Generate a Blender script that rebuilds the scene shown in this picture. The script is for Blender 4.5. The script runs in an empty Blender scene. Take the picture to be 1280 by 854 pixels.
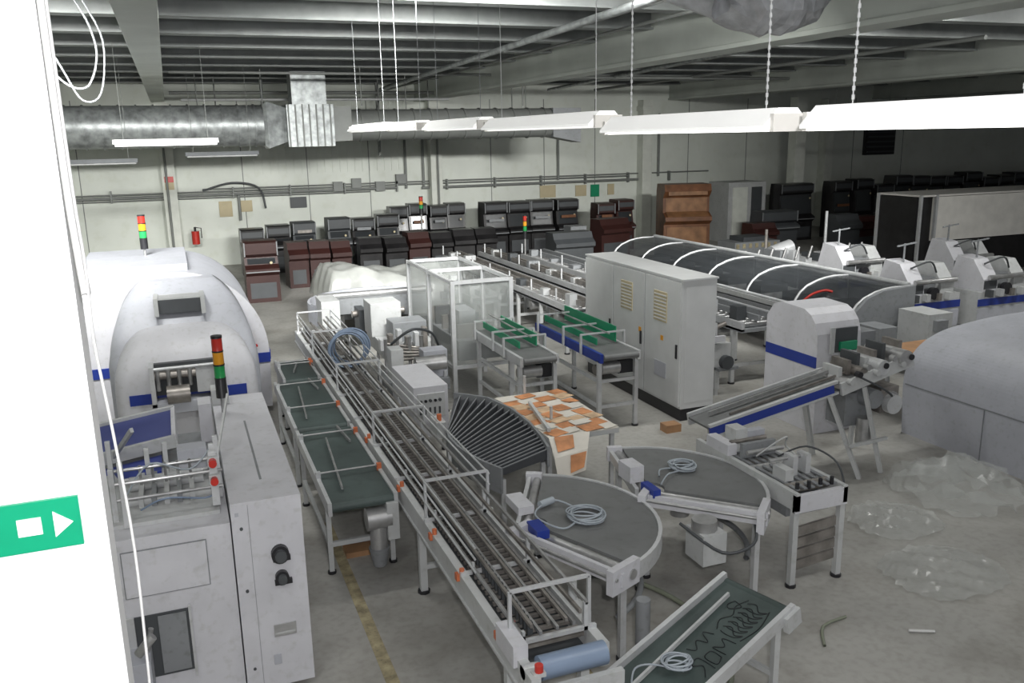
import bpy, math, random
from mathutils import Vector, Matrix
random.seed(7)
# ------------------------------------------------------------------ materials
def mat(name,col,rough=0.5,metal=0.0,var=0.06,scale=3.0,spec=0.5,emit=None,es=0,grime=0.0):
    m=bpy.data.materials.new(name); m.use_nodes=True; nt=m.node_tree
    b=nt.nodes['Principled BSDF']; b.inputs['Roughness'].default_value=rough; b.inputs['Metallic'].default_value=metal
    b.inputs['Specular IOR Level'].default_value=spec
    tc=nt.nodes.new('ShaderNodeTexCoord'); nz=nt.nodes.new('ShaderNodeTexNoise'); nz.inputs['Scale'].default_value=scale; nz.inputs['Detail'].default_value=5
    nt.links.new(tc.outputs['Object'],nz.inputs['Vector'])
    cr=nt.nodes.new('ShaderNodeValToRGB'); cr.color_ramp.elements[0].position=.3; cr.color_ramp.elements[1].position=.7
    cr.color_ramp.elements[0].color=tuple(max(0,c*(1-var*1.6)) for c in col)+(1,); cr.color_ramp.elements[1].color=tuple(min(1,c*(1+var)) for c in col)+(1,)
    nt.links.new(nz.outputs['Fac'],cr.inputs['Fac']); out=cr.outputs['Color']
    if grime>0:
        n2=nt.nodes.new('ShaderNodeTexNoise'); n2.inputs['Scale'].default_value=scale*5; n2.inputs['Detail'].default_value=8; nt.links.new(tc.outputs['Object'],n2.inputs['Vector'])
        c2=nt.nodes.new('ShaderNodeValToRGB'); c2.color_ramp.elements[0].position=.28; c2.color_ramp.elements[1].position=.45; g=1-grime
        c2.color_ramp.elements[0].color=(g,g,g*.97,1); c2.color_ramp.elements[1].color=(1,1,1,1); nt.links.new(n2.outputs['Fac'],c2.inputs['Fac'])
        mx=nt.nodes.new('ShaderNodeMixRGB'); mx.blend_type='MULTIPLY'; mx.inputs[0].default_value=1; nt.links.new(out,mx.inputs[1]); nt.links.new(c2.outputs['Color'],mx.inputs[2]); out=mx.outputs[0]
    nt.links.new(out,b.inputs['Base Color'])
    if emit: b.inputs['Emission Color'].default_value=emit+(1,); b.inputs['Emission Strength'].default_value=es
    return m
M={}
M['white']=mat('machine_white',(.56,.56,.59),.48,var=.05,grime=.12)
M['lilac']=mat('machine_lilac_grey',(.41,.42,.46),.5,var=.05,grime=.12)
M['lgrey']=mat('light_grey_paint',(.47,.48,.48),.5,grime=.15)
M['cab']=mat('cabinet_grey_white',(.57,.58,.58),.5,var=.04)
M['grey']=mat('mid_grey',(.22,.23,.24),.5,grime=.2)
M['dgrey']=mat('dark_grey',(.06,.065,.07),.5)
M['black']=mat('black_plastic',(.015,.015,.018),.4)
M['blue']=mat('blue_stripe_paint',(.018,.04,.26),.35)
M['hblue']=mat('hopper_blue',(.045,.06,.22),.45)
M['bluegrey']=mat('blue_grey',(.20,.26,.36),.4)
M['steel']=mat('brushed_steel',(.46,.46,.46),.38,.7,var=.14,scale=8)
M['alu']=mat('aluminium',(.58,.59,.60),.4,.35,var=.08,grime=.15)
M['rail']=mat('conveyor_rail_steel',(.28,.26,.24),.4,.5,var=.25,scale=6)
M['duct']=mat('galvanised_duct',(.33,.35,.35),.4,.4,var=.28,scale=5)
M['silver']=mat('silver_foil',(.50,.51,.53),.35,.3,var=.2,scale=6)
M['belt']=mat('grey_belt',(.15,.155,.155),.55,var=.12,scale=2,grime=.15)
M['gbelt']=mat('green_belt',(.06,.082,.078),.5,var=.2,scale=2,grime=.2)
M['slat']=mat('dark_slats',(.085,.09,.10),.35,.3)
M['green']=mat('green_plastic',(.01,.25,.12),.4)
M['sign']=mat('exit_sign_green',(.0,.30,.15),.4)
M['red']=mat('red_plastic',(.5,.03,.02),.35)
M['amber']=mat('amber_plastic',(.75,.33,.02),.3)
M['lime']=mat('green_lens',(.02,.30,.08),.3)
M['orange']=mat('orange_knob',(.55,.15,.06),.5)
M['wood']=mat('plywood',(.36,.20,.10),.6,var=.2)
M['card']=mat('orange_cardboard',(.52,.23,.10),.7,var=.25,scale=6)
M['cardt']=mat('tan_cardboard',(.54,.38,.24),.7,var=.2,scale=6)
M['cardw']=mat('white_cardboard',(.62,.59,.53),.6,var=.08)
M['brown']=mat('brown_veneer',(.17,.07,.03),.45,var=.25)
M['brown2']=mat('light_brown_veneer',(.26,.13,.06),.5,var=.25)
M['maroon']=mat('maroon_laminate',(.040,.014,.012),.4)
M['slot']=mat('slot_black',(.018,.017,.018),.3,var=.3)
M['slotg']=mat('slot_screen',(.03,.033,.036),.2)
M['cream']=mat('cream_paper',(.50,.43,.28),.7)
M['yellow']=mat('yellow_paint_worn',(.36,.31,.19),.7,var=.3,scale=8,grime=.35)
M['wall']=mat('wall_paint',(.70,.73,.67),.6,var=.06,scale=.6,grime=.06)
M['column']=mat('column_paint',(.68,.70,.64),.6,var=.06)
M['beam']=mat('beam_concrete',(.50,.53,.49),.65,var=.08,scale=1)
M['ceil']=mat('ceiling_deck',(.11,.115,.115),.5,.1,var=.15,scale=.7)
M['purlin']=mat('purlin',(.25,.265,.26),.5,.1,var=.1)
M['pipe']=mat('pipe_grey',(.20,.21,.20),.5,.1)
M['lampw']=mat('lamp_reflector',(.88,.88,.87),.4,emit=(1,1,.97),es=.5)  # emission put into the reflector paint so the fixtures look brightly lit
M['panelw']=mat('bright_panel',(.85,.83,.78),.5)
M['tube']=mat('lit_tube',(1,1,1),.4,emit=(1,1,.96),es=4)
M['tubeoff']=mat('dim_tube',(.8,.8,.78),.3,emit=(1,1,.97),es=.8)
M['cable']=mat('pale_blue_cable',(.36,.40,.44),.5)
M['cablew']=mat('white_cable',(.55,.55,.54),.5)
M['wallnear']=mat('near_wall_white',(.86,.86,.86),.6,var=.01)
M['mark']=mat('marker_ink',(.01,.012,.014),.5)
M['ring']=mat('floor_hose',(.22,.24,.18),.5)
def floor_mat():
    m=bpy.data.materials.new('concrete_floor'); m.use_nodes=True; nt=m.node_tree; b=nt.nodes['Principled BSDF']
    tc=nt.nodes.new('ShaderNodeTexCoord')
    def nz(s,d,p0,p1,c0,c1,dist=0):
        n=nt.nodes.new('ShaderNodeTexNoise'); n.inputs['Scale'].default_value=s; n.inputs['Detail'].default_value=d; n.inputs['Distortion'].default_value=dist; nt.links.new(tc.outputs['Object'],n.inputs[0])
        c=nt.nodes.new('ShaderNodeValToRGB'); c.color_ramp.elements[0].position=p0;c.color_ramp.elements[1].position=p1
        c.color_ramp.elements[0].color=c0+(1,); c.color_ramp.elements[1].color=c1+(1,); nt.links.new(n.outputs['Fac'],c.inputs[0]); return c.outputs[0]
    a=nz(.5,8,.35,.65,(.33,.325,.305),(.42,.41,.385)); c=nz(14,6,.3,.55,(.85,.85,.83),(1,1,1)); e=nz(1.3,10,.34,.52,(.80,.79,.77),(1,1,1),.3)
    o=a
    for q in (c,e):
        mx=nt.nodes.new('ShaderNodeMixRGB'); mx.blend_type='MULTIPLY'; mx.inputs[0].default_value=1; nt.links.new(o,mx.inputs[1]); nt.links.new(q,mx.inputs[2]); o=mx.outputs[0]
    nt.links.new(o,b.inputs['Base Color']); b.inputs['Roughness'].default_value=.5; return m
M['floor']=floor_mat()
def glass(name,col,f,ro=.15):
    m=bpy.data.materials.new(name); m.use_nodes=True; nt=m.node_tree; nt.nodes.clear()
    o=nt.nodes.new('ShaderNodeOutputMaterial'); t=nt.nodes.new('ShaderNodeBsdfTransparent'); p=nt.nodes.new('ShaderNodeBsdfPrincipled'); mx=nt.nodes.new('ShaderNodeMixShader')
    p.inputs['Base Color'].default_value=col+(1,); p.inputs['Roughness'].default_value=ro; p.inputs['Specular IOR Level'].default_value=.6
    tc=nt.nodes.new('ShaderNodeTexCoord'); nz=nt.nodes.new('ShaderNodeTexNoise'); nz.inputs['Scale'].default_value=3; nz.inputs['Detail'].default_value=4; nt.links.new(tc.outputs['Object'],nz.inputs[0])
    mr=nt.nodes.new('ShaderNodeMapRange'); mr.inputs['To Min'].default_value=f*.7; mr.inputs['To Max'].default_value=min(1,f*1.3)
    nt.links.new(nz.outputs['Fac'],mr.inputs['Value']); nt.links.new(mr.outputs[0],mx.inputs[0])
    nt.links.new(t.outputs[0],mx.inputs[1]); nt.links.new(p.outputs[0],mx.inputs[2]); nt.links.new(mx.outputs[0],o.inputs[0]); return m
M['glass']=glass('hazy_glass',(.34,.36,.35),.34)
M['dglass']=glass('smoked_guard',(.05,.055,.06),.72,.25)
M['film']=glass('plastic_film',(.40,.41,.39),.8,.28)
M['film2']=glass('plastic_film_thin',(.6,.62,.6),.28,.12)
MK=list(M.keys())
# ------------------------------------------------------------------ builder
class B:
    def __init__(s,name): s.n=name; s.v=[]; s.f=[]; s.m=[]; s.sm=[]; s.T=Matrix()
    def add(s,vs,fs,mt,sm=False):
        o=len(s.v); s.v+= [s.T@Vector(p) for p in vs]
        for f in fs: s.f.append([i+o for i in f]); s.m.append(mt); s.sm.append(sm)
        return s
    def box(s,x0,x1,y0,y1,z0,z1,mt,M4=None):
        vs=[Vector((x,y,z)) for z in (z0,z1) for y in (y0,y1) for x in (x0,x1)]
        if M4: vs=[M4@p for p in vs]
        return s.add(vs,[(0,2,3,1),(4,5,7,6),(0,1,5,4),(2,6,7,3),(0,4,6,2),(1,3,7,5)],mt)
    def beam(s,p,q,w,h,mt,up=(0,0,1)):
        p=Vector(p);q=Vector(q);d=(q-p).normalized(); u=Vector(up)
        if abs(d.dot(u))>.98: u=Vector((0,1,0))
        a=d.cross(u).normalized()*w/2; b=a.cross(d).normalized()*h/2
        vs=[c+sa*a+sb*b for c in (p,q) for sb in (-1,1) for sa in (-1,1)]
        return s.add(vs,[(0,2,3,1),(4,5,7,6),(0,1,5,4),(2,6,7,3),(0,4,6,2),(1,3,7,5)],mt)
    def rod(s,p,q,r,mt,n=10,r2=None,cap=True):
        p=Vector(p);q=Vector(q);d=(q-p).normalized(); u=Vector((0,0,1)) if abs(d.z)<.9 else Vector((0,1,0))
        a=d.cross(u).normalized(); b=a.cross(d); r2=r if r2 is None else r2
        vs=[p+(a*math.cos(t)+b*math.sin(t))*r for t in [6.2832*i/n for i in range(n)]]+[q+(a*math.cos(t)+b*math.sin(t))*r2 for t in [6.2832*i/n for i in range(n)]]
        s.add(vs,[(i,(i+1)%n,n+(i+1)%n,n+i) for i in range(n)],mt,True)
        if cap: s.add(vs,[tuple(range(n-1,-1,-1)),tuple(range(n,2*n))],mt)
        return s
    def tube(s,pts,r,mt,n=6,closed=False):
        pts=[Vector(p) for p in pts]; N=len(pts); vs=[]
        pa=None
        for i,p in enumerate(pts):
            d=(pts[(i+1)%N]-pts[i-1]) if closed else (pts[min(i+1,N-1)]-pts[max(i-1,0)])
            d.normalize()
            if pa is None:
                u=Vector((0,0,1)) if abs(d.z)<.9 else Vector((0,1,0)); a=d.cross(u).normalized()
            else:
                a=(pa-d*pa.dot(d)); a=a.normalized() if a.length>1e-6 else d.cross(Vector((0,0,1))).normalized()
            pa=a; b=a.cross(d)
            vs+=[p+(a*math.cos(6.2832*k/n)+b*math.sin(6.2832*k/n))*r for k in range(n)]
        fs=[]
        for i in range(N if closed else N-1):
            j=(i+1)%N
            fs+=[(i*n+k,i*n+(k+1)%n,j*n+(k+1)%n,j*n+k) for k in range(n)]
        return s.add(vs,fs,mt,True)
    def cur(s,pts,r,mt,n=6,sub=5):
        P=[Vector(p) for p in pts]; P=[P[0]]+P+[P[-1]]; o=[]
        for i in range(1,len(P)-2):
            for k in range(sub):
                t=k/sub; a,b,c,d=P[i-1:i+3]
                o.append(.5*((2*b)+(c-a)*t+(2*a-5*b+4*c-d)*t*t+(3*b-a-3*c+d)*t**3))
        o.append(P[-1]); return s.tube(o,r,mt,n)
    def prism(s,prof,ax,a,b,mt,sm=False,side=None):
        def P(p,t): return (t,p[0],p[1]) if ax=='x' else ((p[0],t,p[1]) if ax=='y' else (p[0],p[1],t))
        n=len(prof); vs=[P(p,a) for p in prof]+[P(p,b) for p in prof]
        s.add(vs,[(i,(i+1)%n,n+(i+1)%n,n+i) for i in range(n)],mt,sm)
        return s.add(vs,[tuple(range(n-1,-1,-1)),tuple(range(n,2*n))],side or mt)
    def loft(s,rings,mt,sm=True,cap=True):
        n=len(rings[0]); vs=[p for r in rings for p in r]; fs=[]
        for i in range(len(rings)-1): fs+=[(i*n+k,i*n+(k+1)%n,(i+1)*n+(k+1)%n,(i+1)*n+k) for k in range(n)]
        s.add(vs,fs,mt,sm)
        if cap: s.add(rings[0],[tuple(range(n-1,-1,-1))],mt); s.add(rings[-1],[tuple(range(n))],mt)
        return s
    def done(s,bevel=0):
        me=bpy.data.meshes.new(s.n)
        xs=[p.x for p in s.v];ys=[p.y for p in s.v];zs=[p.z for p in s.v]
        o=Vector(((min(xs)+max(xs))/2,(min(ys)+max(ys))/2,min(zs)))
        me.from_pydata([tuple(p-o) for p in s.v],[],s.f)
        used=sorted(set(s.m)); 
        for k in used: me.materials.append(M[k])
        for i,p in enumerate(me.polygons): p.material_index=used.index(s.m[i]); p.use_smooth=s.sm[i]
        import bmesh
        bm=bmesh.new(); bm.from_mesh(me)
        bmesh.ops.recalc_face_normals(bm,faces=bm.faces); bm.to_mesh(me); bm.free()
        ob=bpy.data.objects.new(s.n,me); ob.location=o; bpy.context.collection.objects.link(ob)
        if bevel:
            wd=ob.modifiers.new('w','WELD'); wd.merge_threshold=.0001
            bv=ob.modifiers.new('b','BEVEL'); bv.width=bevel; bv.segments=2; bv.limit_method='ANGLE'; bv.angle_limit=math.radians(40)
        return ob
def arc(cx,cy,r,a0,a1,n): return [(cx+r*math.cos(math.radians(a0+(a1-a0)*i/n)),cy+r*math.sin(math.radians(a0+(a1-a0)*i/n))) for i in range(n+1)]
def coil(b,c,r,turns,mt,tr=.012,sq=.8):
    pts=[]
    for i in range(int(turns*20)+1):
        t=6.2832*i/20; rr=r*(1+.18*math.sin(t*.37+1)); pts.append((c[0]+rr*math.cos(t)+.035*math.sin(t*.6),c[1]+rr*sq*math.sin(t)+.03*math.cos(t*.45),c[2]+tr+.009*(i/20)+.008*math.sin(t*1.7)))
    b.tube(pts,tr,mt,5)
# ------------------------------------------------------------------ room
BW=33.0
b=B('floor'); b.box(-5,46,-3,BW+.3,-.2,0,'floor').done()
b=B('yellow_floor_line'); b.box(1.24,1.35,4.0,9.6,0.0,.003,'yellow'); b.box(2.75,2.88,4.2,6.8,0,.003,'yellow').done()
b=B('wall_back'); b.box(-5,46,BW,BW+.3,0,7,'wall')
for i in range(80):
    x=-5+i*.28
    if x<8.5: b.box(x,x+.05,BW-.03,BW,3.2,5.8,'wall')
for x in [-2.9,2.4,4.7,7,11.9,14.2,16.5,21,24,27,30,33]: b.box(x,x+.03,BW-.01,BW,0,5.8,'pipe')
b.done()
b=B('wall_left'); b.box(-5.3,-5,-3,BW+.3,0,7,'wall').done()
b=B('wall_right'); b.box(46,46.3,-3,BW+.3,0,7,'wall').done()
b=B('ceiling'); b.box(-5.3,46.3,-3,BW+.3,6.75,6.95,'ceil')
y=1.0
while y<BW:
    b.box(-5,46,y,y+.16,6.36,6.75,'purlin'); b.box(-5,46,y-.1,y+.26,6.33,6.37,'purlin')
    for k in (0.8,1.6): b.box(-5,46,y+k,y+k+.07,6.66,6.75,'ceil')
    y+=2.4
b.done()
for x0,w in [(-.34,.34),(8.9,.5),(20.0,.6),(31,.6)]:
    b=B('ceiling_beam'); b.box(x0,x0+w,-3,BW,5.80,6.745,'beam'); b.box(x0-.05,x0+w+.05,-3,BW,5.74,5.82,'beam').done(.01)
for x0 in (-.30,9.3,18.5,28.0):
    b=B('wall_column'); b.box(x0,x0+.45,BW-.5,BW,0,5.74,'column'); b.box(x0-.05,x0+.5,BW-.55,BW,5.3,5.5,'column').done(.01)
b=B('wall_column'); b.box(24.3,24.8,30,30.5,0,5.74,'column').done(.01)
# near white wall with exit sign
b=B('wall_near'); b.box(-5,-.27,2.55,2.7,0,6.3,'wallnear').done()
b=B('exit_sign'); b.box(-.56,-.333,2.538,2.55,3.30,3.445,'sign')
b.prism([(-.40,3.335),(-.352,3.373),(-.40,3.411)],'y',2.534,2.538,'wallnear'); b.box(-.49,-.43,2.534,2.538,3.35,3.40,'wallnear').done()
b=B('hanging_white_cable'); 
b.cur([(-.235,2.45,6.3),(-.235,2.45,4.5),(-.228,2.45,4.1),(-.232,2.46,3.9),(-.215,2.45,3.65),(-.20,2.46,3.3),(-.205,2.45,2.9),(-.215,2.45,2.4),(-.225,2.45,0.0)],.004,'cablew')
b.cur([(-.252,2.5,6.3),(-.25,2.5,4.5),(-.245,2.5,4.15),(-.235,2.46,4.02)],.012,'cablew').done()
# back wall services
b=B('wall_cable_tray')
for z,r,x0,x1 in [(2.55,.05,-5,8),(2.66,.03,-5,18),(2.45,.025,-5,7),(2.75,.025,1,22),(2.5,.05,9,19)]:
    b.rod((x0,BW-.12,z),(x1,BW-.12,z),r,'pipe',8)
for x in range(-4,22,2): b.box(x,x+.05,BW-.2,BW,2.4,2.8,'pipe')
for x,z0,z1 in [(8.4,2.5,5.2),(9.1,2.5,5.0),(14.8,2.6,4.9),(19.5,2.6,5.2),(2.2,1.6,2.6)]: b.rod((x,BW-.1,z0),(x,BW-.1,z1),.05,'pipe',8)
b.cur([(1.0,BW-.15,2.7),(2,BW-.2,2.95),(2.9,BW-.2,2.75),(3.1,BW-.2,2.0)],.04,'dgrey')
for x,z in [(5.6,2.5),(6.3,2.6),(7.2,2.45),(8.0,2.7)]: b.box(x,x+.35,BW-.2,BW,z,z+.35,'pipe')
for x in (-.15,9.55): b.rod((x,BW-.58,.2),(x,BW-.58,4.5),.04,'pipe',8)
b.done()
def flat(name,x,z,w,h,m,y=BW): B(name).box(x,x+w,y-.06,y-.035,z,z+h,m).done()
flat('paper_notice',1.5,1.75,.45,.55,'cream'); flat('paper_notice',2.25,1.9,.4,.4,'cream'); flat('paper_notice',14.0,1.9,.7,.5,'cream'); flat('paper_notice',15.6,1.9,.5,.45,'cream'); flat('paper_notice',17.1,1.9,.3,.45,'cream')
flat('green_safety_sign',16.3,1.85,.4,.5,'green'); flat('notice_board',4.0,1.95,.6,.4,'dgrey')
b=B('fire_warning_sign'); b.box(-.22,.07,BW-.53,BW-.5,3.05,3.25,'red'); b.box(-.22,.07,BW-.53,BW-.5,2.8,3.05,'cream').done()
b=B('fire_extinguisher'); b.rod((.6,BW-.7,.9),(.6,BW-.7,1.35),.13,'red',14); b.rod((.6,BW-.7,1.35),(.6,BW-.7,1.5),.04,'black'); b.tube([(.6,BW-.7,1.48),(.8,BW-.7,1.45),(.8,BW-.7,1.1)],.02,'black'); b.box(.52,.68,BW-.6,BW,.95,1.05,'dgrey').done()
b=B('louvre_vent'); b.box(30.6,32.4,BW-.15,BW,3.2,4.7,'black')
for i in range(6): b.box(30.7,32.3,BW-.25,BW-.15,3.3+i*.23,3.38+i*.23,'dgrey')
b.done()
# duct
b=B('ventilation_duct'); dy=27.0; zc=4.83; r=.58
b.rod((-5,dy,zc),(2.65,dy,zc),r,'duct',28)
x=-4.8
while x<2.6: b.rod((x,dy,zc),(x+.05,dy,zc),r+.03,'duct',28); x+=.45
sq=lambda x,h,w,z=zc:[(x,dy-w,z-h),(x,dy+w,z-h),(x,dy+w,z+h),(x,dy-w,z+h)]
b.loft([sq(2.65,.58,.5),sq(2.75,.66,.55)],'duct',False); b.loft([sq(2.75,.66,.55),sq(3.3,.48,.4)],'duct',False)
b.box(3.3,4.65,dy-.6,dy+.6,4.2,5.4,'duct'); b.box(3.5,4.5,dy-.4,dy+.4,5.4,6.33,'duct')
for i in range(7): b.box(3.33+i*.2,3.37+i*.2,dy-.64,dy-.6,4.2,5.4,'pipe')
b.loft([sq(4.65,.5,.4),sq(5.2,.5,.45,4.85)],'pipe',False); b.rod((5.2,dy,4.8),(11.8,dy,4.8),.46,'pipe',20)
for i in range(12): b.rod((5.5+i*.55,dy,4.8),(5.55+i*.55,dy,4.8),.49,'pipe',20)
b.loft([sq(11.8,.46,.4,4.8),sq(12.8,.55,.4,4.7)],'grey',False)
for x in (-3,0.9,7,11): b.rod((x,dy,5.2),(x,dy,6.34),.015,'pipe',6)
b.done()
b=B('ceiling_pipes')
for (p,q,r,m) in [((6.0,9,6.1),(6.9,30,6.0),.06,'duct'),((6.5,9,6.2),(7.1,30,6.1),.04,'pipe'),((7.4,8,6.15),(7.6,32,6.1),.03,'pipe'),((.2,30,5.9),(8.8,30,5.9),.05,'pipe'),((0.2,24,6.1),(8.8,24.2,6.1),.04,'pipe'),((0.5,28,5.6),(8.7,28,5.6),.04,'lgrey'),((9.6,25,6.1),(19.8,25,6.1),.05,'pipe'),((20.8,20,6.1),(30.8,21,6.1),.05,'pipe'),((12,14,6.2),(14,32,6.1),.06,'duct'),((16,14,6.2),(16,32,6.1),.05,'pipe')]:
    b.rod(p,q,r,m,8)
for x,y in [(1.5,29),(2.6,26),(5.2,25),(6.6,29),(8,28),(10.5,26),(11.3,29)]: b.rod((x,y,6.33),(x,y,5.3),.02,'pipe',6)
b.done()
b=B('sprinkler_riser_pipe'); b.rod((7,31,6.3),(7,31,3.8),.05,'pipe'); b.rod((3.0,30,6.3),(3.0,30,5.0),.05,'duct'); b.done()
b=B('wrapped_duct_end'); rings=[]
for i in range(13):
    t=i/12; x=5.8+1.3*t; w=.36*math.sin(math.pi*(.15+.7*t))+.06
    rings.append([(x+.06*random.random(),8.6+w*1.2*math.cos(a)+.07*random.random(),5.80+w*math.sin(a)*.9+.07*random.random()) for a in [6.2832*k/14 for k in range(14)]])
b.loft(rings,'silver',False); b.rod((5.85,8.6,5.8),(5.3,9.4,6.2),.2,'silver',12).done()
b=B('hanging_cable_loop'); 
b.cur([(-1.35,14,6.33),(-1.5,14,5.9),(-1.45,14,5.5),(-1.2,14,5.2),(-.95,14,5.2),(-.8,14,5.6),(-.85,14,6.0),(-1.0,14,6.33)],.016,'grey')
b.cur([(-1.5,14,6.33),(-1.5,14,6.0),(-1.25,14,5.4),(-1.05,14,5.0),(-.8,14,5.1),(-.7,14,5.8),(-.9,14,6.33)],.014,'grey').done()
# ------------------------------------------------------------------ lamps
lamps=[(2.25,3.5,4.395,1),(3.78,5.62,4.395,1),(5.80,8.15,4.445,0),(8.4,10.3,4.47,0),(10.7,12.2,4.49,0),(12.7,15.0,4.505,0)]
def lamp(x,y0,y1,z,lit):
    b=B('fluorescent_lamp')
    b.prism([(x-.06,z+.12),(x+.06,z+.12),(x+.15,z+.03),(x+.15,z+.012),(x+.04,z+.05),(x-.04,z+.05),(x-.15,z+.012),(x-.15,z+.03)],'y',y0,y1,'lampw')
    for dx in (-.075,.075):
        b.rod((x+dx,y0-.02,z+.018),(x+dx,y1+.02,z+.018),.017,'tube' if lit else 'tubeoff',8)
    for yy in (y0-.03,y1): b.box(x-.11,x+.11,yy,yy+.03,z,z+.09,'panelw')
    for yy in (y0+.18,y1-.18):
        b.rod((x,yy,z+.12),(x,yy,6.33),.0035,'lgrey' if y0<6 else 'grey',5)
        if y0<4:
            zz=z+.14
            while zz<6.3: b.rod((x,yy,zz),(x,yy,zz+.022),.008,'lgrey',5); zz+=.04
    b.done()
for i,(y0,y1,z,l) in enumerate(lamps): lamp(3.0,y0,y1,z,l)
def lampx(x0,x1,y,z,lit):
    b=B('fluorescent_lamp'); b.prism([(y-.05,z+.09),(y+.05,z+.09),(y+.16,z),(y+.04,z+.05),(y-.04,z+.05),(y-.16,z)],'x',x0,x1,'lampw' if lit else 'grey')
    b.rod((x0+.04,y-.07,z),(x1-.04,y-.07,z),.045,'tube' if lit else 'lgrey',8)
    for xx in (x0+.2,x1-.2): b.rod((xx,y,z+.09),(xx,y,6.33),.006,'pipe',5)
    b.done()
lampx(-1.02,1.0,19.5,4.38,True); lampx(-2.6,-.7,23,3.95,False); lampx(.4,2.2,24,4.05,False)
lampx(20.8,23.5,24,4.5,True)
# ------------------------------------------------------------------ helpers for machines
def legs(b,pts,z,mt='alu',w=.05):
    for (x,y) in pts:
        b.box(x-w/2,x+w/2,y-w/2,y+w/2,0.03,z,mt); b.rod((x,y,0),(x,y,.03),w*.9,'black',8)
def stack_light(b,x,y,z,h=.7,r=.05):
    b.rod((x,y,z),(x,y,z+h*.35),r*.35,'steel',8); b.rod((x,y,z+h*.22),(x,y,z+h*.46),r*1.05,'black',14)
    for k,m in enumerate(['lime','amber','red']):
        b.rod((x,y,z+h*(.47+.17*k)),(x,y,z+h*(.63+.17*k)),r,m,14)
        b.rod((x,y,z+h*(.455+.17*k)),(x,y,z+h*(.475+.17*k)),r*1.06,'black',14)
    b.rod((x,y,z+h*.97),(x,y,z+h*1.0),r*1.05,'black',14)
# ------------------------------------------------------------------ A near left feeder machine
b=B('sheet_feeding_machine'); b.T=Matrix.Diagonal((.965,.965,1.06,1))
b.box(.17,.72,6.75,9.9,.06,1.6,'white'); b.box(-.95,.16,6.78,8.2,.06,1.45,'white')
b.box(-.9,.7,6.9,9.8,0,.06,'dgrey'); b.box(-.9,.16,8.2,9.8,.06,1.2,'lilac')
b.box(.30,.303,6.746,6.75,.1,1.58,'grey')
for (x0,x1,z0,z1) in [(-.66,-.03,1.0,1.36)]:
    b.box(x0,x1,6.772,6.78,z0,z1,'grey'); b.box(x0+.008,x1-.008,6.765,6.772,z0+.008,z1-.008,'white')
b.box(-.62,-.22,6.77,6.781,.35,.85,'dgrey'); b.box(-.45,-.24,6.76,6.77,.37,.83,'grey'); b.box(-.22,-.20,6.75,6.77,.3,.88,'alu'); b.box(-.7,-.62,6.75,6.78,.3,.86,'alu')
b.rod((-.72,6.7,.1),(-.72,6.7,.8),.03,'alu'); b.rod((-.6,6.66,.4),(-.5,6.66,.8),.02,'steel'); b.box(-.82,-.52,6.5,6.77,.08,.62,'lilac'); b.box(-.80,-.54,6.49,6.5,.12,.4,'lgrey'); b.rod((-.6,6.5,.7),(-.48,6.5,.82),.035,'steel')
for z,r in [(1.16,.07),(.97,.055)]:
    b.rod((.52,6.75,z),(.52,6.70,z),r,'black',18); b.rod((.52,6.70,z),(.52,6.66,z),r*.65,'dgrey',14); b.box(.46,.6,6.72,6.75,z-.06,z-.02,'black')
b.box(.42,.60,6.74,6.75,.48,.58,'steel'); b.box(.43,.59,6.735,6.74,.5,.515,'lgrey'); b.box(.2,.23,6.745,6.75,1.5,1.53,'lilac')
for z in (.25,.9,1.4): b.rod((.24,6.75,z),(.24,6.742,z),.012,'dgrey',8)
b.box(.40,.46,6.74,6.75,.25,.33,'lilac')
b.box(.44,.46,7.2,8.9,1.6,1.603,'grey')
T=Matrix.Translation((-.66,9.0,1.58))@Matrix.Rotation(math.radians(-7),4,'Y')@Matrix.Rotation(math.radians(2),4,'X')
b.box(-.5,.42,-.5,.35,-.02,.03,'hblue',T); b.box(-.5,.45,-.52,-.47,-.06,.05,'lgrey',T); b.box(-.5,.45,.35,.4,-.06,.06,'lgrey',T); b.box(.42,.46,-.5,.4,-.05,.05,'white',T)
b.box(-.5,.3,-.75,-.55,-.12,-.08,'blue',T); b.box(-.1,.3,-1.0,-.8,-.1,-.06,'blue',T)
b.box(-.95,.1,7.0,8.2,1.45,1.48,'lgrey'); b.box(-.9,.1,8.25,9.7,1.2,1.32,'grey')
for x,y,h in [(-.6,7.0,.5),(-.68,7.1,.42),(.08,7.15,.5),(.12,7.35,.5),(-.3,8.0,.3),(-.75,7.9,.4),(-.45,7.9,.3)]:
    b.box(x-.02,x+.02,y-.02,y+.02,1.46,1.46+h,'alu')
for z,y in [(1.6,7.2),(1.70,7.6),(1.55,7.8),(1.76,7.1)]:
    b.rod((-.7,y,z),(.15,y,z),.014,'steel',8)
b.rod((-.65,7.4,1.5),(.1,7.4,1.5),.04,'lgrey',12); b.rod((-.6,7.7,1.54),(0,7.7,1.54),.06,'alu',12)
for x in (-.5,-.4,-.3,-.2,-.1): b.box(x-.02,x+.02,7.3,7.9,1.48,1.56,'lgrey' if int(x*10)%2 else 'grey'); b.rod((x,7.6,1.56),(x,7.6,1.72),.012,'steel',6)
b.box(-.2,.05,7.9,8.1,1.5,1.7,'lilac'); b.cur([(-.6,7.3,1.6),(-.4,7.3,1.82),(-.1,7.4,1.7),(.1,7.5,1.85)],.008,'cable'); b.cur([(-.5,7.2,1.5),(-.3,7.1,1.6),(0,7.2,1.52),(.1,7.1,1.6)],.008,'bluegrey')
b.box(.05,.11,7.05,7.11,1.5,1.92,'alu')
for z in (1.72,1.86): b.rod((.08,7.0,z),(.08,6.95,z),.03,'red',12); b.box(.04,.12,7.0,7.1,z-.035,z+.035,'lgrey')
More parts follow.
